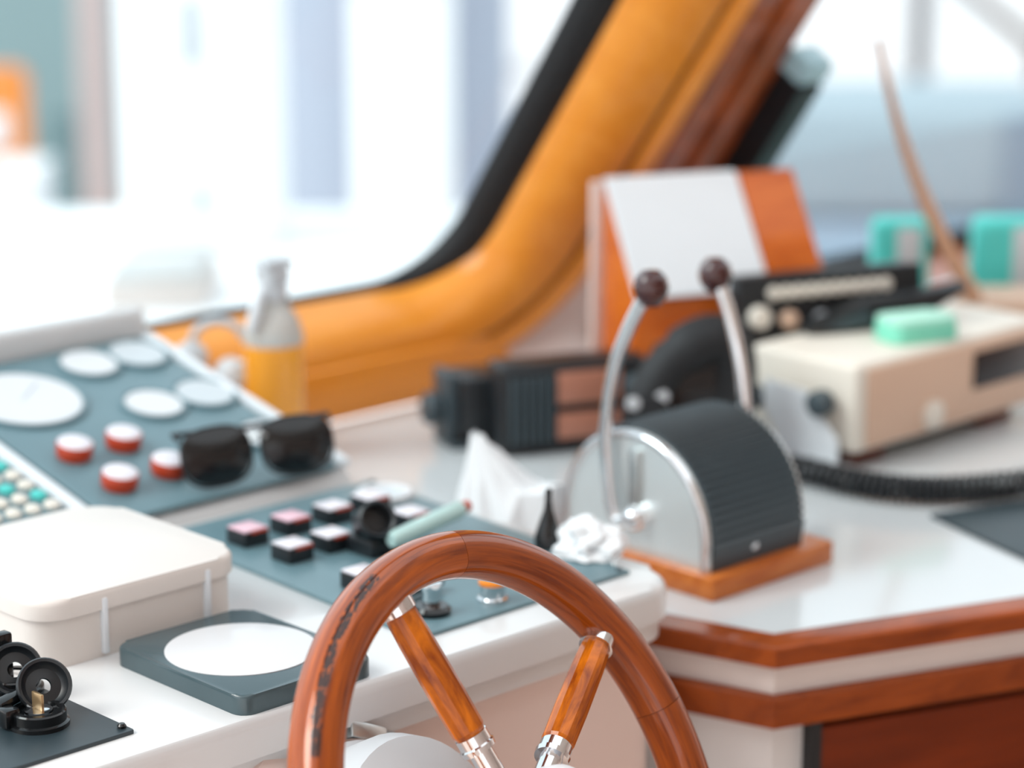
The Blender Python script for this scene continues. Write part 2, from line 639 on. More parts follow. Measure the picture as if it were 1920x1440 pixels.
def front_poly(w, back=None):
    a, b, d = shift(None, w)
    dAB = (B - A).normalized()
    a2 = a + dAB * ((1.490 - a.x) / dAB.x)
    if back is None:
        return [tuple(a2), tuple(b), tuple(d), (3.4, 2.083), (1.490, 2.083)]
    ai, bi, di = shift(None, w - back)
    ai2 = ai + dAB * ((1.490 - ai.x) / dAB.x)
    return [tuple(a2), tuple(b), tuple(d), tuple(di), tuple(bi), tuple(ai2)]


wt = thing('worktop', 'pale grey glossy worktop with brown wooden edge rail holding throttle and radios', 'worktop', (0, 0, 0))
prism('slab', front_poly(-0.0245), CZ - 0.0195, CZ, M['counter'], wt)
cab = thing('counter_cabinet', 'white cabinet below the worktop with brown rail and dark mahogany door', 'cabinet',
            (0, 0, 0))
prism('top_rail', front_poly(0.006, 0.03), CZ - 0.0195, CZ - 0.0006, M['trim_wood'], wt, bevel=0.004)
prism('white_band', front_poly(-0.004, 0.03), CZ - 0.046, CZ - 0.020, M['band'], cab)
prism('lower_rail', front_poly(0.004, 0.03), CZ - 0.074, CZ - 0.046, M['trim_wood'], cab, bevel=0.004)
prism('carcass', front_poly(-0.012), -1.045, CZ - 0.075, M['gelcoat'], cab)
nBD = Vector((dirBC.y, -dirBC.x))
if nBD.y > 0:
    nBD = -nBD
yaw_c = math.atan2(dirBC.y, dirBC.x)
dc = B + dirBC * (0.045 + 0.30) - nBD * 0.010
door = box('door', (0.60, 0.024, 0.62), M['door_wood'], cab, (dc.x, dc.y, -0.76), (0, 0, yaw_c), bevel=0.003)
box('door_panel', (0.50, 0.008, 0.50), M['door_wood'], door, (0, -0.014, 0.045), bevel=0.003)
dg = B + dirBC * 0.040 - nBD * 0.009
box('door_gap', (0.010, 0.024, 0.64), M['black_matte'], cab, (dg.x, dg.y, -0.77), (0, 0, yaw_c))

# ================================================================== STEERING WHEEL
WC = Vector((1.1221, 1.15, -0.0513))
WR = 0.1927
TL, YW = 0.4785, 0.1916
u = Vector((math.cos(YW), math.sin(YW), 0))
ax = Vector((math.sin(YW) * math.cos(TL), -math.cos(YW) * math.cos(TL), math.sin(TL)))
v = ax.cross(u)
wheel = thing('steering_wheel', 'varnished wooden steering wheel with chrome ferrules on its spokes', 'steering wheel', WC)
wheel.rotation_euler = Matrix((u, v, ax)).transposed().to_euler()


def rim_mesh(name, a0, a1, n=48, k=28, r=0.0166):
    bm = bmesh.new()
    uvl = bm.loops.layers.uv.new('UVMap')
    rings = []
    for i in range(n + 1):
        a = a0 + (a1 - a0) * i / n
        ring = []
        for j in range(k):
            b = 2 * math.pi * j / k
            c, s = math.cos(b), math.sin(b)
            e = 2 / 2.5
            px = math.copysign(abs(c) ** e, c) * r
            pz = math.copysign(abs(s) ** e, s) * r * 1.05
            ring.append(bm.verts.new(((WR + px) * math.cos(a), (WR + px) * math.sin(a), pz)))
        rings.append(ring)
    for i in range(n):
        for j in range(k):
            j2 = (j + 1) % k
            f = bm.faces.new((rings[i][j], rings[i + 1][j], rings[i + 1][j2], rings[i][j2]))
            us = (i / n, (i + 1) / n, (i + 1) / n, i / n)
            # v: 0.5 = outer side facing the helmsman's left
            vv = (j / k, j / k, (j + 1) / k, (j + 1) / k)
            for l, uu, v_ in zip(f.loops, us, vv):
                l[uvl].uv = (uu, v_)
    bm.faces.new(rings[0])
    bm.faces.new(list(reversed(rings[-1])))
    bm.normal_update()
    me = bpy.data.meshes.new(name)
    bm.to_mesh(me)
    bm.free()
    return me


J0 = 80.0
for k in range(5):
    a0 = R(J0 + 72 * k + 0.06)
    a1 = R(J0 + 72 * (k + 1) - 0.06)
    link('rim_segment', rim_mesh('rim_segment', a0, a1), M['rim_wood_worn' if k == 0 else 'rim_wood'], wheel, smooth=60)


def spoke_wood_mesh():
    """six-sided handle, slightly thicker in its middle, along +x"""
    bm = bmesh.new()
    rings = []
    prof = [(0.074, 0.0105), (0.078, 0.0122), (0.11, 0.0126), (0.15, 0.0122), (0.169, 0.0114), (0.173, 0.0100)]
    n = 6
    for x, r in prof:
        ring = []
        for k in range(n):
            a = R(60 * k + 30)
            for da in (-14, 14):
                aa = a + R(da)
                ring.append(bm.verts.new((x, r * 1.0 * math.cos(aa), r * 0.98 * math.sin(aa))))
        rings.append(ring)
    m_ = len(rings[0])
    for a, b in zip(rings[:-1], rings[1:]):
        for k in range(m_):
            bm.faces.new((a[k], a[(k + 1) % m_], b[(k + 1) % m_], b[k]))
    bm.faces.new(rings[0])
    bm.faces.new(rings[-1])
    return to_mesh(bm, 'spoke')


sp_me = spoke_wood_mesh()
ROTX = (0, R(90), 0)
fer_me = lathe_mesh('ferrule', [(0.0105, 0.171), (0.0128, 0.1715), (0.0128, 0.1815), (0.0110, 0.183)], 28)
fer2_me = lathe_mesh('ferrule', [(0.0085, 0.0615), (0.0125, 0.062), (0.0130, 0.066), (0.0118, 0.067), (0.0118, 0.0745), (0.0100, 0.0752)], 28)
rod_me = lathe_mesh('rod', [(0.0085, 0.012), (0.0085, 0.064)], 20)
for k in range(5):
    th = R(30.2 + 72 * k)
    s = link('spoke', sp_me if k == 0 else sp_me, M['spoke_wood'], wheel, (0, 0, 0), (0, 0, th), smooth=20)
    for me_, nm, mm in ((fer_me, 'ferrule', 'chrome'), (fer2_me, 'ferrule', 'chrome'), (rod_me, 'rod', 'chrome')):
        link(nm, me_, M[mm], s, (0, 0, 0), ROTX)
lathe('hub', [(0.0, -0.035), (0.030, -0.035), (0.034, -0.028), (0.034, 0.010), (0.030, 0.018), (0.0, 0.020)], M['chrome'], wheel)
lathe('hub_cap', [(0.033, 0.018), (0.035, 0.030), (0.0335, 0.042), (0.027, 0.053), (0.014, 0.060), (0.0, 0.063)], M['white_plastic'], wheel)

# steering column housing on the console front
colm = thing('steering_column', 'grey-white round steering column housing behind the wheel', 'steering column', WC)
colm.rotation_euler = wheel.rotation_euler
lathe('flange', [(0.0, -0.182), (0.116, -0.182), (0.118, -0.176), (0.112, -0.168), (0.096, -0.166)], M['gelcoat_bounce'], colm, n=48)
lathe('housing', [(0.094, -0.170), (0.094, -0.138), (0.090, -0.134), (0.091, -0.104), (0.085, -0.088), (0.060, -0.076), (0.036, -0.070), (0.030, -0.036)], M['grey_plastic'], colm, n=48)
clamp = lathe('hose_clamp', [(0.0945, -0.160), (0.0965, -0.160), (0.0965, -0.144), (0.0945, -0.144)], M['steel'], colm, n=48)
th_c = R(62)
cc_ = Vector((0.103 * math.cos(th_c), 0.103 * math.sin(th_c), -0.158))
box('clamp_housing', (0.036, 0.014, 0.013), M['steel'], clamp, cc_, (0, 0, th_c - R(90)), bevel=0.002)
lathe('clamp_screw', [(0.0, 0.0), (0.0055, 0.0), (0.0065, 0.004), (0.0065, 0.010), (0.003, 0.0105), (0.003, 0.006), (0, 0.006)], M['steel'], clamp,
      cc_ + Vector((math.sin(th_c) * 0.018, -math.cos(th_c) * 0.018, 0.0065)), (0, R(90), th_c - R(90)), n=12)

# ================================================================== GAUGE PANEL
gp = thing('dashboard', 'tilted blue-grey dashboard plate with white round gauges and red-sided buttons', 'dashboard',
           (1.2, 1.747, 0.0115), (T13, 0, 0))
prism('plate', round_rect(0.254, 0.318, 0.006, 3, 0.1365, 0.160), 0.0, 0.004, M['panel'], gp, bevel=0.0015)
box('edge_strip', (0.011, 0.320, 0.0085), M['white_plastic'], gp, (0.2715, 0.160, 0.0), bevel=0.002)


def gauge(parent, x, y, r, z, face, needle=None):
    b = lathe('gauge', [(r + 0.004, 0.0), (r + 0.004, 0.0035), (r + 0.002, 0.0045), (r, 0.0035), (r - 0.0005, 0.002), (0, 0.002)],
              M['panel'], parent, (x, y, z), n=40)
    lathe('dial', [(0.0, 0.0022), (r - 0.0006, 0.0022), (r - 0.0012, 0.0034), (0.0, 0.0036)], M[face], b, n=40)
    if needle is not None:
        box('needle', (r * 0.75, 0.0016, 0.0008), M['grey_plastic'], b, (r * 0.3 * math.cos(needle), r * 0.3 * math.sin(needle), 0.0036), (0, 0, needle))
    return b


for (x, y, r, f) in ((0.176, 0.280, 0.0285, 'dial'), (0.234, 0.280, 0.0285, 'dial_grey'), (0.180, 0.178, 0.0285, 'dial'),
                     (0.240, 0.178, 0.0285, 'dial_grey'), (0.180, 0.080, 0.0285, 'dial'), (0.240, 0.078, 0.0285, 'dial')):
    gauge(gp, x, y, r, 0.004, f)
gauge(gp, 0.072, 0.236, 0.056, 0.004, 'dial', needle=R(38))
for (x, y) in ((0.049, 0.119), (0.102, 0.118), (0.052, 0.053), (0.108, 0.056)):
    b = lathe('push_button', [(0.0, 0.0), (0.0150, 0.0), (0.0166, 0.003), (0.0168, 0.0135), (0.0160, 0.0145)], M['red'], gp, (x, y, 0.004), n=28)
    lathe('lens', [(0.0160, 0.0143), (0.0145, 0.0156), (0.008, 0.0166), (0.0, 0.0168)], M['lens_white'], b, n=28)
for (x, y) in ((0.016, 0.008), (0.256, 0.008), (0.256, 0.312), (0.016, 0.312)):
    lathe('screw', [(0.0035, 0.0), (0.0035, 0.001), (0.002, 0.002), (0, 0.0022)], M['charcoal'], gp, (x, y, 0.004), n=10)

# ---- keypad unit to its left
kp = thing('keypad_unit', 'dark keypad with rows of pale and teal round keys behind the white box', 'keypad',
           (1.0, 1.747, 0.0115), (T13, 0, 0))
prism('plate', round_rect(0.176, 0.30, 0.006, 3, 0.098, 0.155), 0.0, 0.003, M['panel'], kp, bevel=0.001)
box('border', (0.012, 0.305, 0.009), M['white_plastic'], kp, (0.194, 0.155, 0.0), bevel=0.002)
box('border', (0.190, 0.010, 0.009), M['white_plastic'], kp, (0.095, 0.012, 0.0), bevel=0.002)
key_w = lathe_mesh('key', [(0.0072, 0.0), (0.0072, 0.003), (0.0055, 0.0045), (0.0, 0.005)], 14)
key_t = key_w.copy()
key_w.materials.append(M['cream'])
key_t.materials.append(M['teal'])
for i in range(5):
    for j in range(5):
        tealk = (i, j) in ((4, 4), (3, 2), (4, 1), (2, 3))
        link('key', key_t if tealk else key_w, None, kp, (0.100 + 0.0195 * i, 0.048 + 0.0205 * j, 0.003))
box('display', (0.12, 0.09, 0.003), M['screen_dark'], kp, (0.11, 0.235, 0.003), bevel=0.001)

# ================================================================== SWITCH PANEL
sp = thing('switch_panel', 'flat blue-grey switch panel with square push buttons beyond the steering wheel', 'switch panel', (1.23, 1.37, 0.0))
prism('plate', [(-0.006, 0.0), (0.228, 0.0), (0.252, 0.352), (0.012, 0.352)], 0.0, 0.0035, M['panel'], sp, bevel=0.001)
rows = [(1.652, (1.281, 1.328, 1.375, 1.419)), (1.591, (1.280, 1.322, 1.370, 1.412)), (1.494, (1.274,))]
for y, xs in rows:
    for i, x in enumerate(xs):
        pink = (y > 1.64 and i < 2)
        b = box('push_button', (0.026, 0.026, 0.0130), M['black'], sp, (x - 1.23 - 0.003, y - 1.37 - 0.004, 0.0035), bevel=0.001)
        box('lens', (0.0245, 0.0245, 0.0022), M['lens_pink' if pink else 'lens_white'], b, (0, 0, 0.0129), bevel=0.0009)
        box('red_edge', (0.018, 0.0012, 0.0020), M['red'], b, (0.003, -0.0127, 0.0114))
b = lathe('gauge', [(0.026, 0.0), (0.026, 0.005), (0.024, 0.0065), (0.019, 0.006), (0.018, 0.004), (0, 0.004)], M['dial'], sp, (0.222, 0.300, 0.0035), n=36)
lathe('dial', [(0.0, 0.0042), (0.0178, 0.0042), (0.0, 0.0048)], M['dial_grey'], b, n=36)
# black socket with an open mouth
b = lathe('socket', [(0.0, 0.0), (0.016, 0.0), (0.0165, 0.004), (0.0165, 0.026), (0.0145, 0.0275), (0.0125, 0.026), (0.0115, 0.012), (0.0, 0.012)],
          M['black'], sp, (0.108, 0.188, 0.026), (R(62), 0, R(-24)), n=28)
box('socket_foot', (0.032, 0.034, 0.016), M['black'], sp, (0.108, 0.184, 0.0035), bevel=0.003)
# amber-topped chrome switch
b = lathe('chrome_switch', [(0.0125, 0.0), (0.0125, 0.003), (0.0100, 0.004), (0.0100, 0.013), (0.0115, 0.015)], M['chrome'], sp, (0.093, 0.022, 0.0035), n=24)
lathe('lens', [(0.0115, 0.0145), (0.0115, 0.017), (0.008, 0.0195), (0.0, 0.0205)], M['amber'], b, n=24)
# ignition key switch: chrome barrel on a black foot
b = lathe('toggle_foot', [(0.015, 0.0), (0.016, 0.004), (0.013, 0.007), (0.0, 0.007)], M['black_gloss'], sp, (0.038, 0.034, 0.0035), n=24)
lathe('toggle_barrel', [(0.0075, 0.006), (0.0075, 0.018), (0.009, 0.020), (0.009, 0.026), (0.0, 0.028)], M['chrome'], b, n=20)
box('lever_bar', (0.055, 0.014, 0.010), M['black_gloss'], sp, (0.055, 0.070, 0.008), (0, 0, R(6)), bevel=0.003)
# black stalk
lathe('stalk', [(0.0115, 0.0), (0.0115, 0.010), (0.0085, 0.020), (0.0040, 0.033), (0.0028, 0.042), (0.0032, 0.050), (0.0, 0.052)], M['black_gloss'], sp,
      (0.222, 0.090, 0.0035), (R(-4), R(5), 0), n=18)
for (x, y) in ((0.222, 0.006), (0.246, 0.345), (0.020, 0.345)):
    lathe('screw', [(0.0033, 0.0), (0.0033, 0.001), (0.002, 0.0018), (0, 0.002)], M['charcoal'], sp, (x, y, 0.0035), n=10)

# pale cylinder with a red tip lying across the panel
pen = thing('marker_pen', 'pale mint pen with a small red tip leaning beyond the wheel rim', 'pen', (1.372, 1.530, 0.024), (0, R(-4), R(7)))
tube('barrel', [(-0.040, 0, 0), (-0.036, 0, 0), (0.048, 0, 0), (0.052, 0, 0)], [0.0055, 0.0078, 0.0078, 0.006], mat('mint_barrel', (178, 208, 204), 0.3, var=0.03), pen, n=18)
tube('red_tip', [(0.052, 0, 0), (0.060, 0, 0)], [0.0058, 0.0052], M['red'], pen, n=14)

# ================================================================== BLACK BASE WITH WHITE DISC
bs = thing('disc_holder', 'flat black square instrument with a large white disc in its top', 'instrument', (1.090, 1.4145, 0.0))
prism('base', round_rect(0.124, 0.155, 0.012, 5), 0.0, 0.0150, M['holder'], bs, bevel=0.003)
lathe('disc', [(0.0565, 0.0148), (0.0565, 0.0156), (0.054, 0.0162), (0.0, 0.0170)], M['dial'], bs, (0.0, 0.0025, 0.0), n=56)

# ================================================================== WHITE LIDDED BOX
wb = thing('plastic_box', 'ivory white plastic box with a rounded lid standing on the console', 'box', (1.070, 1.602, 0.0))
prism('body', round_rect(0.186, 0.186, 0.026, 6), 0.0, 0.046, M['box_plastic'], wb)
prism('lid', round_rect(0.192, 0.192, 0.028, 6), 0.038, 0.0535, M['box_plastic'], wb, bevel=0.005, seg=3)
for x in (-0.038, 0.058):
    box('clip', (0.005, 0.006, 0.044), M['white_plastic'], wb, (x, -0.0945, 0.003), bevel=0.0015)

# ================================================================== KEY SWITCH PLATE
ks = thing('key_plate', 'dark steel key switch plate with two capped ignition locks at the console edge', 'key switch', (0.86, 1.366, 0.0))
prism('plate', round_rect(0.20, 0.155, 0.002, 2, -0.003, 0.078), 0.0, 0.0030, M['panel_dark'], ks, bevel=0.0006)
lathe('screw', [(0.0032, 0.0), (0.0034, 0.0016), (0.0022, 0.0032), (0.0, 0.0034)], M['black_gloss'], ks, (0.0925, 0.0095, 0.003), n=8)


def lock(x, y, yaw, key):
    b = lathe('lock', [(0.0215, 0.0), (0.0215, 0.003), (0.0195, 0.004), (0.0195, 0.0105), (0.0185, 0.0115), (0.0145, 0.0115), (0.0135, 0.0095), (0.0, 0.0095)],
              M['black_gloss'], ks, (x, y, 0.003), (0, 0, yaw), n=40)
    lathe('core', [(0.0, 0.009), (0.0105, 0.009), (0.0100, 0.0112), (0.0, 0.0118)], M['chrome'], b, n=28)
    if key:
        box('key_blade', (0.0022, 0.012, 0.012), M['brass'], b, (0.0, 0.0, 0.011), bevel=0.0004)
    return b


def cap(parent, loc, rot):
    pr = [(0.0055, 0.0), (0.0055, -0.004), (0.008, -0.0055), (0.0175, -0.0050), (0.0190, -0.0030), (0.0195, 0.004), (0.0185, 0.0055), (0.0165, 0.005),
          (0.0155, 0.0012), (0.0125, -0.0010), (0.0055, 0.0)]
    c = link('cap', lathe_mesh('cap', pr, 40, caps=False), M['black'], parent, loc, rot)
    return c


l1 = lock(0.055, 0.055, 0.0, True)
cap(l1, (0.0130, 0.0120, 0.0215), (R(60), 0, R(-22)))
box('hinge', (0.012, 0.012, 0.014), M['black_gloss'], l1, (-0.019, 0.008, 0.001), bevel=0.002)
l2 = lock(0.080, 0.124, 0.0, False)
cap(l2, (-0.006, -0.012, 0.020), (R(66), 0, R(-30)))
box('hinge', (0.013, 0.010, 0.034), M['black_gloss'], l2, (-0.006, 0.004, 0.010), bevel=0.002)
box('hinge_arm', (0.034, 0.010, 0.007), M['black_gloss'], l1, (-0.004, 0.022, 0.012), (0, R(-8), R(10)), bevel=0.002)

# ================================================================== THROTTLE
th = thing('throttle_control', 'twin-lever throttle with chrome side plate and ribbed black drum', 'throttle', (1.593, 1.402, CZ))
box('base', (0.165, 0.200, 0.021), M['base_wood'], th, (0.0735, 0.087, 0.0), bevel=0.0015)
# profile in (y, z) local: rounded arch standing on the base
RAD = 0.088
CY, CZL = 0.090, 0.045


def arch(r, n=40, ribs=0, amp=0.0, zb=0.021):
    pts = [(CY - r, zb)]
    tot = n
    for k in range(tot + 1):
        a = math.pi - math.pi * k / tot
        rr = r + (amp if (ribs and k % 2 == 0) else 0.0)
        pts.append((CY + rr * math.cos(a), CZL + rr * math.sin(a)))
    pts.append((CY + r, zb))
    return pts


def arch_solid(name, pr, x0, x1, m):
    bm = bmesh.new()
    a = [bm.verts.new((x0, y, z)) for y, z in pr]
    b = [bm.verts.new((x1, y, z)) for y, z in pr]
    n = len(pr)
    for k in range(n):
        bm.faces.new((a[k], a[(k + 1) % n], b[(k + 1) % n], b[k]))
    bm.faces.new(a)
    bm.faces.new(b)
    return link(name, to_mesh(bm, name), m, th, smooth=12)


arch_solid('side_plate', arch(RAD + 0.001), 0.000, 0.004, M['plate'])
rim_pts = [(0.000, y, z) for y, z in arch(RAD - 0.003)]
tube('plate_edge', rim_pts, 0.0042, M['chrome'], th, n=10)
arch_solid('side_plate', arch(RAD + 0.001), 0.126, 0.130, M['plate'])
arch_solid('ribbed_cover', arch(RAD + 0.0015, n=76, ribs=1, amp=0.0038), 0.0045, 0.1255, M['charcoal'])
lathe('screw', [(0.005, 0), (0.005, 0.002), (0.0, 0.003)], M['chrome'], th, (0.060, 0.0005, 0.036), (R(90), 0, 0), n=14)


def lever(x, pts, kn):
    P = smooth_path([(x, y - 1.402, z - CZ) for y, z in pts], 6)
    l = tube('lever', P, 0.0062, M['chrome'], th, n=16)
    lathe('knob', [(0.0, -0.0165), (0.008, -0.0160), (0.0135, -0.009), (0.0160, 0.0), (0.0135, 0.009), (0.008, 0.0145), (0.0, 0.0160)], M['knob_red'], l,
          (x, kn[0] - 1.402, kn[1] - CZ), n=24)
    return l


lever(-0.010, [(1.487, -0.004), (1.503, -0.010), (1.511, 0.004), (1.517, 0.040), (1.519, 0.073), (1.511, 0.124), (1.494, 0.165), (1.474, 0.200)], (1.466, 0.209))
lever(0.136, [(1.487, -0.004), (1.480, 0.020), (1.482, 0.071), (1.489, 0.115), (1.503, 0.158), (1.517, 0.185)], (1.521, 0.192))
lathe('pivot', [(0.0, -0.004), (0.012, -0.004), (0.013, 0.002), (0.010, 0.014), (0.006, 0.018), (0.0, 0.019)], M['chrome'], th, (0.0, 0.082, 0.056), (0, R(-90), 0), n=24)
box('plate_rib', (0.006, 0.012, 0.060), M['steel'], th, (-0.003, 0.088, 0.058), bevel=0.002)

# ================================================================== TISSUES
def tissue(name, label, loc, size, seed, peak=None):
    bm = bmesh.new()
    bmesh.ops.create_icosphere(bm, subdivisions=4, radius=1.0)
    for v_ in bm.verts:
        c = v_.co.copy()
        n1 = noise.noise(c * 1.7 + Vector((seed, 0, 0)))
        n2 = abs(noise.noise(c * 3.6 + Vector((0, seed, 0))))
        n3 = abs(noise.noise(c * 8.0 + Vector((0, 0, seed))))
        s = 1 + 0.42 * n1 - 0.30 * n2 + 0.10 * n3
        p = c * s
        if peak:
            d = max(0.0, c.dot(Vector(peak).normalized()) - 0.45) / 0.55
            p += Vector(peak) * d * d
        v_.co = Vector((p.x * size[0], p.y * size[1], max(-0.35, p.z) * size[2]))
    zmin = min(v_.co.z for v_ in bm.verts)
    for v_ in bm.verts:
        v_.co.z -= zmin
    o = link(name, to_mesh(bm, name), M['paper'], None, loc, smooth=35)
    return tag(o, label, 'tissue')


def paper_cone(loc, label):
    rng = random.Random(11)
    bm = bmesh.new()
    prof = [(0.0, 1.00), (0.10, 0.97), (0.24, 0.82), (0.44, 0.62), (0.62, 0.44), (0.80, 0.24), (0.94, 0.10), (1.0, 0.0)]
    nseg = 22
    fold = [1.0 + (0.16 if k % 2 else -0.10) * rng.uniform(0.5, 1.2) for k in range(nseg)]
    rings = []
    for f, hgt in prof:
        ring = []
        for k in range(nseg):
            a = 2 * math.pi * k / nseg
            rr = f * (1 + (fold[k] - 1) * min(1, f * 2)) * (1 + rng.uniform(-0.05, 0.05))
            ax_ = -0.026 * hgt ** 1.3
            stretch = 1.25 if math.cos(a) > 0 else 0.85
            x = ax_ - 0.012 + 0.054 * rr * math.cos(a) * stretch
            y = 0.036 * rr * math.sin(a)
            z = 0.104 * hgt * (1 + rng.uniform(-0.04, 0.04))
            if math.cos(a) > 0.2:
                z = max(z, 0.052 * min(1.0, (1.0 - f) * 5 + 0.0))
            ring.append(bm.verts.new((x, y, max(z, 0.0))))
        rings.append(ring)
    for a, b in zip(rings[:-1], rings[1:]):
        for k in range(nseg):
            bm.faces.new((a[k], a[(k + 1) % nseg], b[(k + 1) % nseg], b[k]))
    bm.faces.new(rings[0])
    bm.faces.new(rings[-1])
    o = link('crumpled_tissue', to_mesh(bm, 'crumpled_tissue'), M['paper'], None, loc, (0, 0, R(-44)), smooth=30)
    return tag(o, label, 'tissue')


paper_cone((1.588, 1.640, CZ), 'crumpled white tissue with an upright pointed corner left of the throttle')
tissue('crumpled_tissue', 'small crumpled white tissue on the console corner in front of the throttle base', (1.468, 1.425, 0.0042), (0.028, 0.030, 0.022), 8.4)

# ================================================================== SUNGLASSES
sg = thing('sunglasses', 'dark sunglasses lying folded over the lowest gauges of the tilted panel', 'sunglasses',
           (1.2 + 0.172, 1.747 + 0.006, 0.033), (R(12), 0, R(-14)))
sg.scale = (1.2, 1.2, 1.2)


def lens_mesh(name, w, h, sx):
    poly = []
    for k in range(36):
        a = 2 * math.pi * k / 36
        c, s = math.cos(a), math.sin(a)
        x = math.copysign(abs(c) ** 0.72, c) * w / 2
        y = math.copysign(abs(s) ** 0.72, s) * h / 2
        x *= 1 + 0.10 * (y / (h / 2))
        poly.append((x, y))
    bm = bmesh.new()
    fr, bk = [], []
    for rr in (1.0, 0.66, 0.33):
        fr.append([bm.verts.new((x * rr, y * rr, 0.006 * (1 - rr * rr))) for x, y in poly])
    cf = bm.verts.new((0, 0, 0.006))
    bk = [bm.verts.new((x, y, -0.003)) for x, y in poly]
    n = 36
    for a, b in zip(fr[:-1], fr[1:]):
        for k in range(n):
            bm.faces.new((a[k], a[(k + 1) % n], b[(k + 1) % n], b[k]))
    for k in range(n):
        bm.faces.new((fr[-1][k], fr[-1][(k + 1) % n], cf))
        bm.faces.new((fr[0][k], fr[0][(k + 1) % n], bk[(k + 1) % n], bk[k]))
    bm.faces.new(bk)
    return to_mesh(bm, name)


lme = lens_mesh('lens', 0.056, 0.042, 1)
for sx in (-1, 1):
    l = link('lens', lme, M['black_gloss'], sg, (sx * 0.033, 0.0, 0.012), (R(62), 0, R(-4 * sx)), smooth=50)
    ring = [(0.029 * math.copysign(abs(math.cos(a)) ** 0.72, math.cos(a)), 0.022 * math.copysign(abs(math.sin(a)) ** 0.72, math.sin(a)), -0.001)
            for a in [2 * math.pi * k / 40 for k in range(41)]]
    tube('rim_wire', ring, 0.0012, M['black'], l, n=8)
    tube('temple', [(sx * 0.062, 0.006, 0.026), (sx * 0.064, 0.014, 0.027), (sx * 0.030, 0.022, 0.022), (-sx * 0.040, 0.026, 0.016), (-sx * 0.052, 0.026, 0.008)],
         [0.002, 0.0022, 0.002, 0.002, 0.003], M['black'], sg, n=8)
tube('bridge', [(-0.006, 0.002, 0.022), (0.0, 0.0, 0.026), (0.006, 0.002, 0.022)], 0.0018, M['steel'], sg, n=8)

# ================================================================== SPRAY BOTTLE AND HEADSET
bt = thing('spray_bottle', 'clear spray bottle filled with orange liquid beside the gauge panel', 'bottle', (1.613, 2.028, CZ))
lathe('liquid', [(0.0, 0.002), (0.029, 0.002), (0.0315, 0.006), (0.0315, 0.122), (0.0, 0.1225)], M['liquid'], bt, n=32)
lathe('shoulder', [(0.0318, 0.122), (0.0316, 0.132), (0.027, 0.146), (0.019, 0.158), (0.0145, 0.166), (0.0140, 0.172)], M['clear'], bt, n=32)
lathe('collar', [(0.0165, 0.168), (0.0165, 0.182), (0.0130, 0.186), (0.0, 0.186)], M['grey_plastic'], bt, n=24)
hd = box('sprayer_head', (0.026, 0.030, 0.018), M['grey_plastic'], bt, (0.0, 0.0, 0.185), bevel=0.004)
prism('head_cap', [(-0.018, -0.014), (0.018, -0.014), (0.014, 0.014), (-0.014, 0.014)], 0.018, 0.026, M['grey_plastic'], hd, bevel=0.004)
tube('trigger', [(-0.012, -0.002, 0.184), (-0.024, -0.006, 0.172), (-0.031, -0.008, 0.154), (-0.036, -0.008, 0.140)], [0.005, 0.006, 0.0065, 0.004], M['white_plastic'], bt, n=12)

hs = thing('headset', 'pale grey headset lying between the gauge panel and the windscreen', 'headset', (1.590, 2.096, 0.036), (0, 0, R(-44)))
tube('headband', smooth_path([(-0.028, 0, 0.0), (-0.022, 0, 0.028), (-0.004, 0.002, 0.040), (0.018, 0.004, 0.036), (0.030, 0.004, 0.022)], 5), 0.0048, M['grey_plastic'], hs, n=12)
lathe('ear_cup', [(0.0, -0.010), (0.014, -0.010), (0.018, -0.005), (0.018, 0.006), (0.012, 0.011), (0.0, 0.012)], M['grey_plastic'], hs, (-0.026, -0.004, 0.002), (R(70), R(20), 0), n=28)
lathe('ear_cup', [(0.0, -0.010), (0.014, -0.010), (0.018, -0.005), (0.018, 0.006), (0.012, 0.011), (0.0, 0.012)], M['grey_plastic'], hs, (0.016, -0.006, -0.016), (R(60), R(-20), 0), n=28)
tube('cable', smooth_path([(-0.018, -0.006, -0.010), (-0.004, -0.012, -0.022), (0.008, -0.012, -0.012), (0.030, -0.012, -0.002), (0.036, -0.012, -0.020)], 5), 0.0035, M['white_plastic'], hs, n=10)

# ================================================================== BLACK VHF RADIO (left) AND HANDSET
yv = R(-24)
vh = thing('marine_radio', 'black two-way radio with amber display panels standing on the worktop', 'radio', (1.773, 1.853, CZ), (0, 0, yv))
box('body', (0.165, 0.045, 0.096), M['black'], vh, (0.0825, 0.0235, 0.002), bevel=0.006, seg=3)
box('face_frame', (0.157, 0.006, 0.088), M['black_matte'], vh, (0.0825, 0.0, 0.006), bevel=0.002)
for k in range(6):
    box('grille_slat', (0.0055, 0.006, 0.072), M['charcoal'], vh, (0.012 + 0.0088 * k, -0.004, 0.014), bevel=0.001)
box('display', (0.072, 0.004, 0.034), M['amber_screen'], vh, (0.098, -0.004, 0.054), bevel=0.001)
box('display', (0.072, 0.004, 0.028), M['amber_screen'], vh, (0.098, -0.004, 0.016), bevel=0.001)
lathe('knob', [(0.013, 0.0), (0.0135, 0.012), (0.011, 0.015), (0, 0.0155)], M['charcoal'], vh, (0.148, -0.002, 0.068), (R(90), 0, 0), n=24)
lathe('knob', [(0.010, 0.0), (0.0105, 0.012), (0.008, 0.014), (0, 0.0145)], M['charcoal'], vh, (0.150, -0.002, 0.030), (R(90), 0, 0), n=24)
br = box('bracket', (0.012, 0.050, 0.080), M['charcoal'], vh, (-0.034, 0.080, 0.0), bevel=0.003)
box('bracket_foot', (0.060, 0.060, 0.006), M['charcoal'], vh, (-0.008, 0.075, 0.0), bevel=0.002)
lathe('bracket_knob', [(0.0, 0.0), (0.010, 0.0), (0.017, 0.004), (0.018, 0.014), (0.015, 0.018), (0.0, 0.019)], M['charcoal'], vh, (-0.041, 0.078, 0.040), (0, R(-90), 0), n=18)
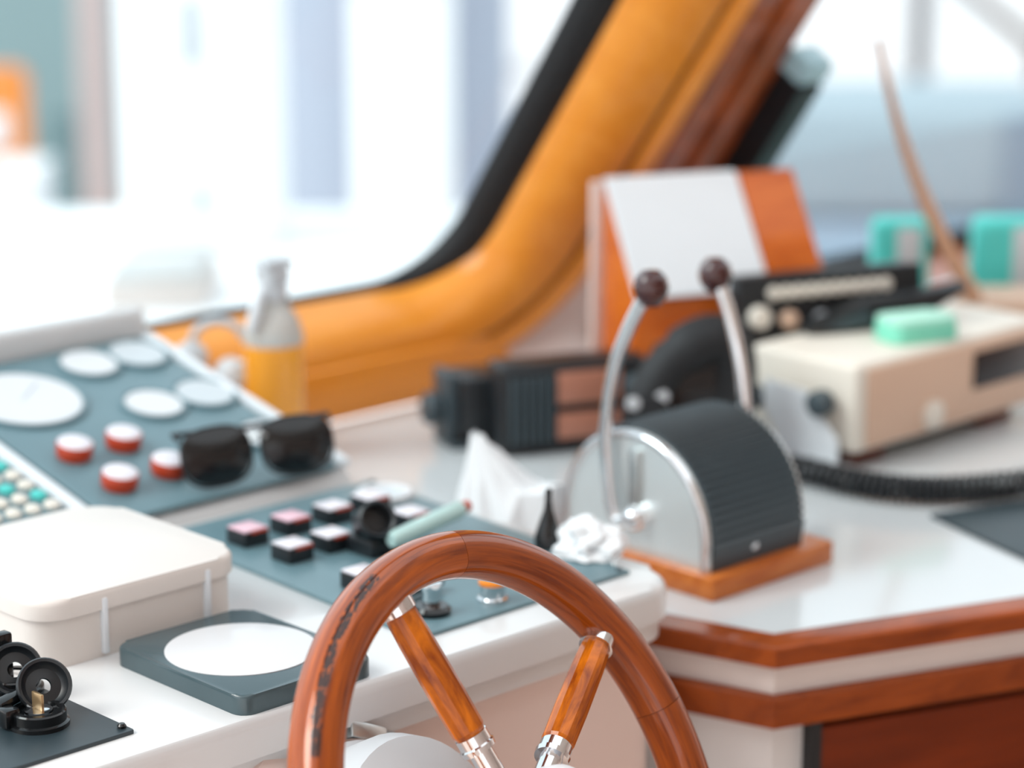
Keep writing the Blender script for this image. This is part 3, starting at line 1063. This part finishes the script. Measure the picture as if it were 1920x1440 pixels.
box('heat_sink', (0.050, 0.065, 0.064), M['black'], vh, (-0.004, 0.072, 0.014), bevel=0.004)

hm = thing('handset', 'black telephone handset resting upright behind the throttle drum', 'handset', (1.860, 1.690, CZ), (0, 0, R(-30)))
box('cradle', (0.085, 0.070, 0.040), M['black'], hm, (0, 0, 0), bevel=0.006)
P = smooth_path([(-0.030, -0.010, 0.030), (-0.034, -0.012, 0.070), (-0.014, -0.010, 0.112), (0.020, -0.006, 0.136), (0.050, -0.002, 0.138), (0.062, 0.0, 0.112), (0.060, 0.0, 0.06)], 6)
tube('grip', P, [0.020] * 6 + [0.022] * 10 + [0.026] * (len(P) - 16), M['black_matte'], hm, n=18)
lathe('earpiece', [(0.0, -0.004), (0.024, -0.004), (0.027, 0.004), (0.024, 0.018), (0.0, 0.020)], M['black'], hm, (-0.034, -0.020, 0.066), (R(80), 0, R(-10)), n=28)
for (x, z) in ((-0.052, 0.085), (-0.022, 0.090)):
    lathe('button', [(0.007, 0.0), (0.007, 0.004), (0.0, 0.0055)], M['grey_plastic'], hm, (x, -0.030, z), (R(78), 0, 0), n=16)
box('body', (0.090, 0.050, 0.105), M['black_gloss'], hm, (0.028, 0.010, 0.030), bevel=0.012, seg=3)

# ================================================================== HOOD BOX
hb = thing('instrument_hood', 'wedge-shaped wooden instrument hood with a white sloping face', 'instrument box', (1.946, 1.825, CZ), (0, 0, R(-24)))
sec = [(0.0, 0.0), (0.0, 0.155), (0.089, 0.2615), (0.095, 0.2615), (0.095, 0.0)]


def wedge(name, x0, x1, m, grow=0.0, parent=hb, pts=None):
    bm = bmesh.new()
    pr = pts or sec
    a = [bm.verts.new((x0, y, z)) for y, z in pr]
    b = [bm.verts.new((x1, y, z)) for y, z in pr]
    n = len(pr)
    for k in range(n):
        bm.faces.new((a[k], a[(k + 1) % n], b[(k + 1) % n], b[k]))
    bm.faces.new(a)
    bm.faces.new(b)
    bmesh.ops.recalc_face_normals(bm, faces=bm.faces)
    bmesh.ops.bevel(bm, geom=list(bm.edges), offset=0.002, segments=2, affect='EDGES')
    return link(name, to_mesh(bm, name), m, parent)


wedge('case', 0.0, 0.226, M['hood_wood'])
wedge('white_cover', -0.002, 0.156, M['white_plastic'], pts=[(-0.010, 0.150), (-0.008, 0.155), (0.085, 0.2665), (0.095, 0.2665), (0.095, 0.2625), (0.0895, 0.2625), (0.0, 0.156), (-0.004, 0.150)])
box('back_board', (0.012, 0.008, 0.262), M['gelcoat_bounce'], hb, (-0.006, 0.098, 0.0), bevel=0.001)
wedge('end_strip', 0.156, 0.226, M['hood_wood'], pts=[(-0.004, 0.150), (-0.004, 0.155), (0.086, 0.2645), (0.095, 0.2645), (0.095, 0.262), (0.0895, 0.262), (0.0, 0.156), (0.0, 0.150)])

# ================================================================== BLACK RADIO WITH ROUND BUTTONS
yr = R(-22)
rr_ = thing('button_radio', 'black radio with a row of ten round cream buttons in front of the wooden hood', 'radio', (2.020, 1.744, CZ), (0, 0, yr))
box('body', (0.222, 0.024, 0.054), M['black'], rr_, (0.112, 0.016, 0.118), bevel=0.004)
prism('face', [(0.0, 0.094), (0.085, 0.094), (0.135, 0.116), (0.228, 0.116), (0.222, 0.174), (0.0, 0.174)], -0.004, 0.004, M['black_matte'], rr_, (0, 0, 0), (R(90), 0, 0), bevel=0.002)
bm_me = lathe_mesh('button', [(0.0073, 0.0), (0.0073, 0.004), (0.006, 0.006), (0.0, 0.0066)], 16)
bm_me.materials.append(M['cream'])
for k in range(10):
    link('button', bm_me, None, rr_, (0.040 + 0.0152 * k, -0.004, 0.155), (R(86), 0, 0))
lathe('knob', [(0.0125, 0.0), (0.0125, 0.008), (0.010, 0.011), (0.0, 0.0115)], M['cream'], rr_, (0.022, -0.004, 0.130), (R(86), 0, 0), n=24)
lathe('knob', [(0.010, 0.0), (0.010, 0.008), (0.008, 0.010), (0.0, 0.0105)], M['beige'], rr_, (0.058, -0.004, 0.125), (R(86), 0, 0), n=24)
lathe('knob', [(0.009, 0.0), (0.009, 0.005), (0.007, 0.007), (0.0, 0.0075)], M['grey_plastic'], rr_, (0.098, -0.004, 0.122), (R(86), 0, 0), n=24)
box('label_plate', (0.030, 0.003, 0.008), M['charcoal'], rr_, (0.140, -0.004, 0.128), bevel=0.001)
box('mounting_leg', (0.020, 0.010, 0.122), M['black'], rr_, (0.030, 0.022, 0.0), bevel=0.002)
box('mounting_leg', (0.020, 0.010, 0.122), M['black'], rr_, (0.118, 0.022, 0.0), bevel=0.002)
# black microphone wedge hooked in front of it
mc = thing('microphone', 'black tapering microphone lying on the beige radio behind the green sponge', 'microphone', (2.165, 1.650, 0.0535), (0, 0, R(-22)))
prism('body', [(-0.105, 0.002), (-0.02, 0.001), (0.024, 0.003), (0.052, 0.018), (0.092, 0.036), (0.088, 0.043), (0.030, 0.036), (-0.035, 0.034), (-0.073, 0.020), (-0.108, 0.012)], -0.010, 0.010, M['black'], mc, (0, 0, 0.0), (R(90), 0, 0), bevel=0.003)
prism('grip_pad', [(-0.085, 0.005), (-0.030, 0.006), (-0.034, 0.024), (-0.070, 0.014)], 0.0095, 0.013, M['charcoal'], mc, (0, 0, 0.0), (R(90), 0, 0), bevel=0.001)

# ================================================================== BEIGE RADIO BOX
be = thing('beige_radio', 'beige metal radio box with dark display and black side knobs', 'radio', (1.996, 1.562, CZ))
box('case', (0.330, 0.142, 0.095), M['cream'], be, (0.165, 0.071, 0.018), bevel=0.007, seg=3)
box('face', (0.306, 0.006, 0.083), M['beige'], be, (0.170, 0.0, 0.023), bevel=0.002)
box('display', (0.112, 0.004, 0.040), M['screen_dark'], be, (0.252, -0.0035, 0.055), bevel=0.001)
lathe('dial_knob', [(0.016, 0.0), (0.016, 0.006), (0.012, 0.009), (0.0, 0.0095)], M['cream'], be, (0.125, -0.002, 0.040), (R(90), 0, 0), n=24)
box('foot_block', (0.055, 0.090, 0.0185), M['door_wood'], be, (0.045, 0.062, 0.0), bevel=0.001)
box('foot_block', (0.055, 0.090, 0.0185), M['door_wood'], be, (0.270, 0.062, 0.0), bevel=0.001)
bk = prism('bracket', [(0.008, 0.0), (0.090, 0.0), (0.088, 0.030), (0.110, 0.058), (0.105, 0.085), (0.048, 0.080), (0.030, 0.058), (0.008, 0.035)], -0.0035, 0.0, M['white_plastic'], be,
           (-0.0155, 0.0, 0.0), (R(90), 0, R(90)))
box('bracket_foot', (0.05, 0.080, 0.004), M['white_plastic'], be, (-0.012, 0.050, 0.0))
for (y, z) in ((0.030, 0.072), (0.122, 0.062)):
    lathe('side_knob', [(0.006, 0.0), (0.006, 0.006), (0.013, 0.008), (0.0145, 0.014), (0.0135, 0.024), (0.010, 0.027), (0.0, 0.0275)], M['charcoal'], be, (-0.004, y, z), (0, R(-90), 0), n=18)

spg = thing('sponge', 'mint green sponge lying on top of the beige radio', 'sponge', (2.140, 1.598, 0.0535), (0, 0, R(-20)))
prism('foam', round_rect(0.082, 0.052, 0.014, 5), 0.0, 0.020, M['mint'], spg, bevel=0.006)
prism('scour_pad', round_rect(0.080, 0.050, 0.013, 5), 0.020, 0.0245, mat('pale_mint', (176, 226, 208), 0.9, var=0.08, scale=90), spg, bevel=0.002)

# coiled cord
path = smooth_path([(1.900, 1.640, -0.0448), (1.925, 1.581, -0.0448), (1.928, 1.510, -0.0448), (1.948, 1.456, -0.0448), (1.990, 1.418, -0.0448), (2.060, 1.386, -0.0448), (2.22, 1.34, -0.0448)], 60)
hel = []
turns = 0.0
for i, p in enumerate(path):
    t = (path[min(i + 1, len(path) - 1)] - path[max(i - 1, 0)]).normalized()
    s = t.cross(Vector((0, 0, 1))).normalized()
    a = i * 2 * math.pi / 7.5
    hel.append(p + (s * math.cos(a) + Vector((0, 0, 1)) * math.sin(a)) * 0.0115)
cc = tube('coiled_cord', hel, 0.0033, M['black'], None, n=6)
tag(cc, 'black coiled cord running along the worktop in front of the beige radio', 'cord')

# dark mat at the right edge
mt = prism('rubber_mat', [(1.877, 1.262), (2.40, 1.09), (2.46, 1.24), (1.926, 1.412)], CZ, CZ + 0.004, M['panel_dark'], None, bevel=0.001)
tag(mt, 'flat dark blue-grey mat on the worktop below the coiled cord', 'mat')

# black box at the post, teal packets, rope
bb = thing('wall_box', 'tall black box fixed at the timber post, its end cap pale blue', 'box', (0, 0, 0))
raked_board('box_body', 2.226, 2.268, 0.14, 0.375, -0.045, -0.002, M['black'], bb, slope=0.06)
raked_board('end_cap', 2.238, 2.284, 0.376, 0.405, -0.042, -0.004, mat('pale_blue', (170, 205, 214), 0.4), bb, slope=0.06)
raked_board('side_strip', 2.279, 2.292, 0.30, 0.375, -0.030, -0.006, M['white_plastic'], bb, slope=0.06)


def packet(name, label, loc, size, yaw, m, m2):
    p = thing(name, label, 'packet', loc, (0, 0, yaw))
    box('wrapper', size, m, p, bevel=0.012, seg=3)
    box('band', (size[0] * 0.5, size[1] * 1.02, size[2] * 0.55), m2, p, (size[0] * 0.12, 0, size[2] * 0.40), bevel=0.004)
    return p


packet('wipes_packet', 'upright teal and white packet beside the second window, left of the tan cane', (2.497, 1.895, CZ), (0.070, 0.050, 0.160), R(-44), M['teal'], M['grey_plastic'])
packet('wipes_packet', 'upright teal packet beside the second window, right of the tan cane', (2.610, 1.795, CZ), (0.120, 0.050, 0.160), R(-44), M['teal'], M['grey_plastic'])
bn = thing('cloth_bundle', 'cream folded cloth bundle lying behind the green sponge', 'cloth', (2.500, 1.690, CZ), (0, 0, R(-44)))
prism('fold', round_rect(0.26, 0.11, 0.04, 6), 0.0, 0.055, M['cream'], bn, bevel=0.014)
prism('fold', round_rect(0.22, 0.09, 0.035, 6), 0.055, 0.095, M['beige'], bn, (0.01, 0.0, 0), bevel=0.012)
rp = thing('cane', 'slender tan twisted cane leaning up in front of the second window', 'cane', (2.420, 1.725, 0.035))
q0, q1 = Vector((0.0, 0.0, 0.0)), Vector((-0.098, 0.078, 0.305))
for strand in range(3):
    pts = []
    for i in range(121):
        f = i / 120
        c = q0.lerp(q1, f) + Vector((-0.012, 0.010, 0.0)) * math.sin(math.pi * f)
        a = f * 60 + strand * 2 * math.pi / 3
        pts.append(c + Vector((math.cos(a), math.sin(a), 0)) * 0.0045 * (1.1 - 0.75 * f))
    tube('strand', pts, [0.0062 * (1.15 - 0.8 * i / 120) for i in range(121)], M['tan'], rp, n=8)

# ================================================================== OUTSIDE
HD = Vector((math.sin(R(44)), math.cos(R(44)), 0))
RT = Vector((math.cos(R(44)), -math.sin(R(44)), 0))


def out(dist, lat, z):
    return HD * dist + RT * lat + Vector((0, 0, z))


quay_mat = mat('pale_quay', (226, 218, 216), 0.7, var=0.04, scale=0.6)
white_hull = mat('white_paint', (250, 250, 250), 0.4, var=0.01)
o = box('ground', (160, 160, 0.4), quay_mat, None, (50, 50, -2.8))
structure(o, 'pale concrete quay beyond the boat')
dk = [(0.30, 2.33), (2.60, 2.33), tuple((HD * 5.72 + RT * 0.45)[:2]), tuple((HD * 5.72 - RT * 2.0)[:2])]
o = prism('foredeck', dk, -0.60, -0.35, mat('white_deck', (248, 248, 248), 0.5, var=0.01), bevel=0.02)
tag(o, 'white foredeck of the boat outside the windscreen', 'deck')
YC = R(-44)
lk = thing('deck_locker', 'tall white locker standing on the foredeck outside the left of the windscreen', 'locker', out(5.36, -0.648, -0.35), (0, 0, YC))
box('body', (0.322, 0.30, 0.72), white_hull, lk, bevel=0.02)
box('latch', (0.028, 0.016, 0.13), M['grey_plastic'], lk, (-0.014, -0.155, 0.39), bevel=0.006)
box('latch', (0.026, 0.016, 0.055), M['grey_plastic'], lk, (0.0, -0.155, 0.075), bevel=0.006)
ht = thing('deck_hatch', 'low beige hatch on the foredeck in front of the white locker', 'hatch', out(4.75, -0.665, -0.35), (0, 0, YC))
box('coaming', (0.19, 0.26, 0.05), mat('beige_hatch', (214, 204, 198), 0.6), ht, bevel=0.008)
box('lid', (0.17, 0.24, 0.02), mat('grey_hatch', (200, 200, 198), 0.6), ht, (0, 0, 0.05), bevel=0.008)
gw = thing('shed', 'grey-green harbour shed seen through the left of the windscreen', 'building', out(15, -3.55, -2.4), (0, 0, YC))
grn = mat('grey_green_cladding', (138, 160, 160), 0.7, var=0.06, scale=2)
box('wall', (2.35, 2.0, 2.6), grn, gw, bevel=0.03)
box('doorway', (0.17, 0.06, 1.1), mat('dark_green_door', (100, 124, 126), 0.7), gw, (1.09, -1.0, 0.0), bevel=0.02)
box('roof', (2.6, 2.3, 0.15), M['grey_plastic'], gw, (0, 0, 2.6), bevel=0.03)
pl = thing('pillar', 'pinkish concrete pillar between the grey-green shed and the white locker', 'pillar', out(12.1, -1.985, -2.4), (0, 0, YC))
pk = mat('pink_concrete', (196, 176, 171), 0.8, var=0.05, scale=5)
box('shaft', (0.150, 0.15, 2.9), pk, pl, bevel=0.02)
box('footing', (0.30, 0.30, 0.2), pk, pl, bevel=0.02)
lr = thing('life_vest', 'orange life vest with a white patch hanging far left outside', 'life vest', out(11, -2.235, -1.10), (0, 0, YC))
prism('vest', round_rect(0.26, 0.43, 0.06, 6), -0.06, 0.06, mat('orange_fabric', (244, 146, 58), 0.7, var=0.05), lr, (0, 0, 0.215), (R(90), 0, 0), bevel=0.03)
box('patch', (0.11, 0.03, 0.17), white_hull, lr, (0.0, -0.06, 0.08), bevel=0.01)
wb2 = thing('fish_crate', 'white crate standing below the orange life vest outside', 'crate', out(10.2, -1.99, -1.20), (0, 0, YC))
box('tub', (0.20, 0.3, 0.23), white_hull, wb2, bevel=0.03, taper=1.06)
box('rim', (0.23, 0.33, 0.03), white_hull, wb2, (0, 0, 0.21), bevel=0.008)
cr = thing('bollard_block', 'pale quay block under the white crate', 'block', out(10.2, -2.1, -2.4), (0, 0, YC))
box('body', (0.60, 0.5, 1.17), quay_mat, cr, bevel=0.03)
box('cap', (0.64, 0.54, 0.03), pk, cr, (0, 0, 1.17), bevel=0.005)
tk = thing('storage_tank', 'pale blue-grey round tank standing on the quay right of the white locker', 'tank', out(9.6, -0.46, -2.4), (0, 0, YC))
lathe('drum', [(0.0, 0.0), (0.44, 0.0), (0.45, 0.03), (0.45, 2.5), (0.40, 2.6), (0.0, 2.65)], mat('pale_tank', (164, 170, 184), 0.5, var=0.01), tk, n=48)
lathe('hoop', [(0.452, 1.05), (0.46, 1.05), (0.46, 1.08), (0.452, 1.08)], M['grey_plastic'], tk, n=48)
bi = thing('storage_bin', 'white storage bin standing on the quay in front of the round tank', 'bin', out(8.7, -0.37, -2.4), (0, 0, YC))
box('body', (0.34, 0.34, 2.3), white_hull, bi, bevel=0.03)
box('lid', (0.37, 0.37, 0.06), white_hull, bi, (0, 0, 2.3), bevel=0.02)
hu = thing('hut', 'small grey hut far away behind the windscreen corner', 'building', out(25, -0.42, -2.4), (0, 0, YC))
box('wall', (0.62, 0.8, 2.0), mat('grey_hut', (150, 156, 168), 0.7, var=0.08, scale=3), hu, bevel=0.03)
box('roof', (0.75, 0.95, 0.12), mat('teal_roof', (120, 150, 152), 0.7), hu, (0, 0, 2.0), bevel=0.03)
mb = thing('moored_boat', 'blue-grey covered boat moored outside the second window', 'boat', out(12.6, 2.3, -2.4), (0, 0, YC))
cv = mat('blue_grey_canvas', (158, 171, 178), 0.7, var=0.05, scale=1.5)
box('hull', (3.4, 1.2, 0.86), mat('slate_hull', (156, 174, 190), 0.5, var=0.05, scale=2), mb, (0.5, 0, 0), bevel=0.06)
box('canvas_cover', (2.9, 1.1, 0.56), cv, mb, (0.32, 0, 0.86), bevel=0.10, seg=3)
box('cabin_door', (0.5, 0.06, 0.60), mat('slate_door', (126, 142, 156), 0.6), mb, (0.30, -0.56, 0.78), bevel=0.02)
ml = thing('mast', 'grey upright mast standing behind the moored boat', 'mast', out(18, 2.88, -2.4))
tube('pole', [(0, 0, 0), (0, 0, 1.4), (0.0, 0.0, 3.2)], [0.085, 0.08, 0.07], mat('grey_spar', (120, 114, 114), 0.6), ml, n=14)
lathe('foot', [(0.16, 0.0), (0.16, 0.08), (0.09, 0.12)], M['grey_plastic'], ml, n=16)
sp2 = thing('spar', 'grey-brown slanting spar beside the mast at the upper right', 'spar', out(16, 3.6, -2.4))
a_ = RT * -0.95 + Vector((0, 0, 1.75))
tube('pole', [(0, 0, 0.0), RT * -0.32 + Vector((0, 0, 1.26)), a_], [0.06, 0.055, 0.045], mat('brown_spar', (112, 104, 98), 0.6), sp2, n=12)
lathe('foot', [(0.14, 0.0), (0.14, 0.08), (0.07, 0.12)], M['grey_plastic'], sp2, n=16)
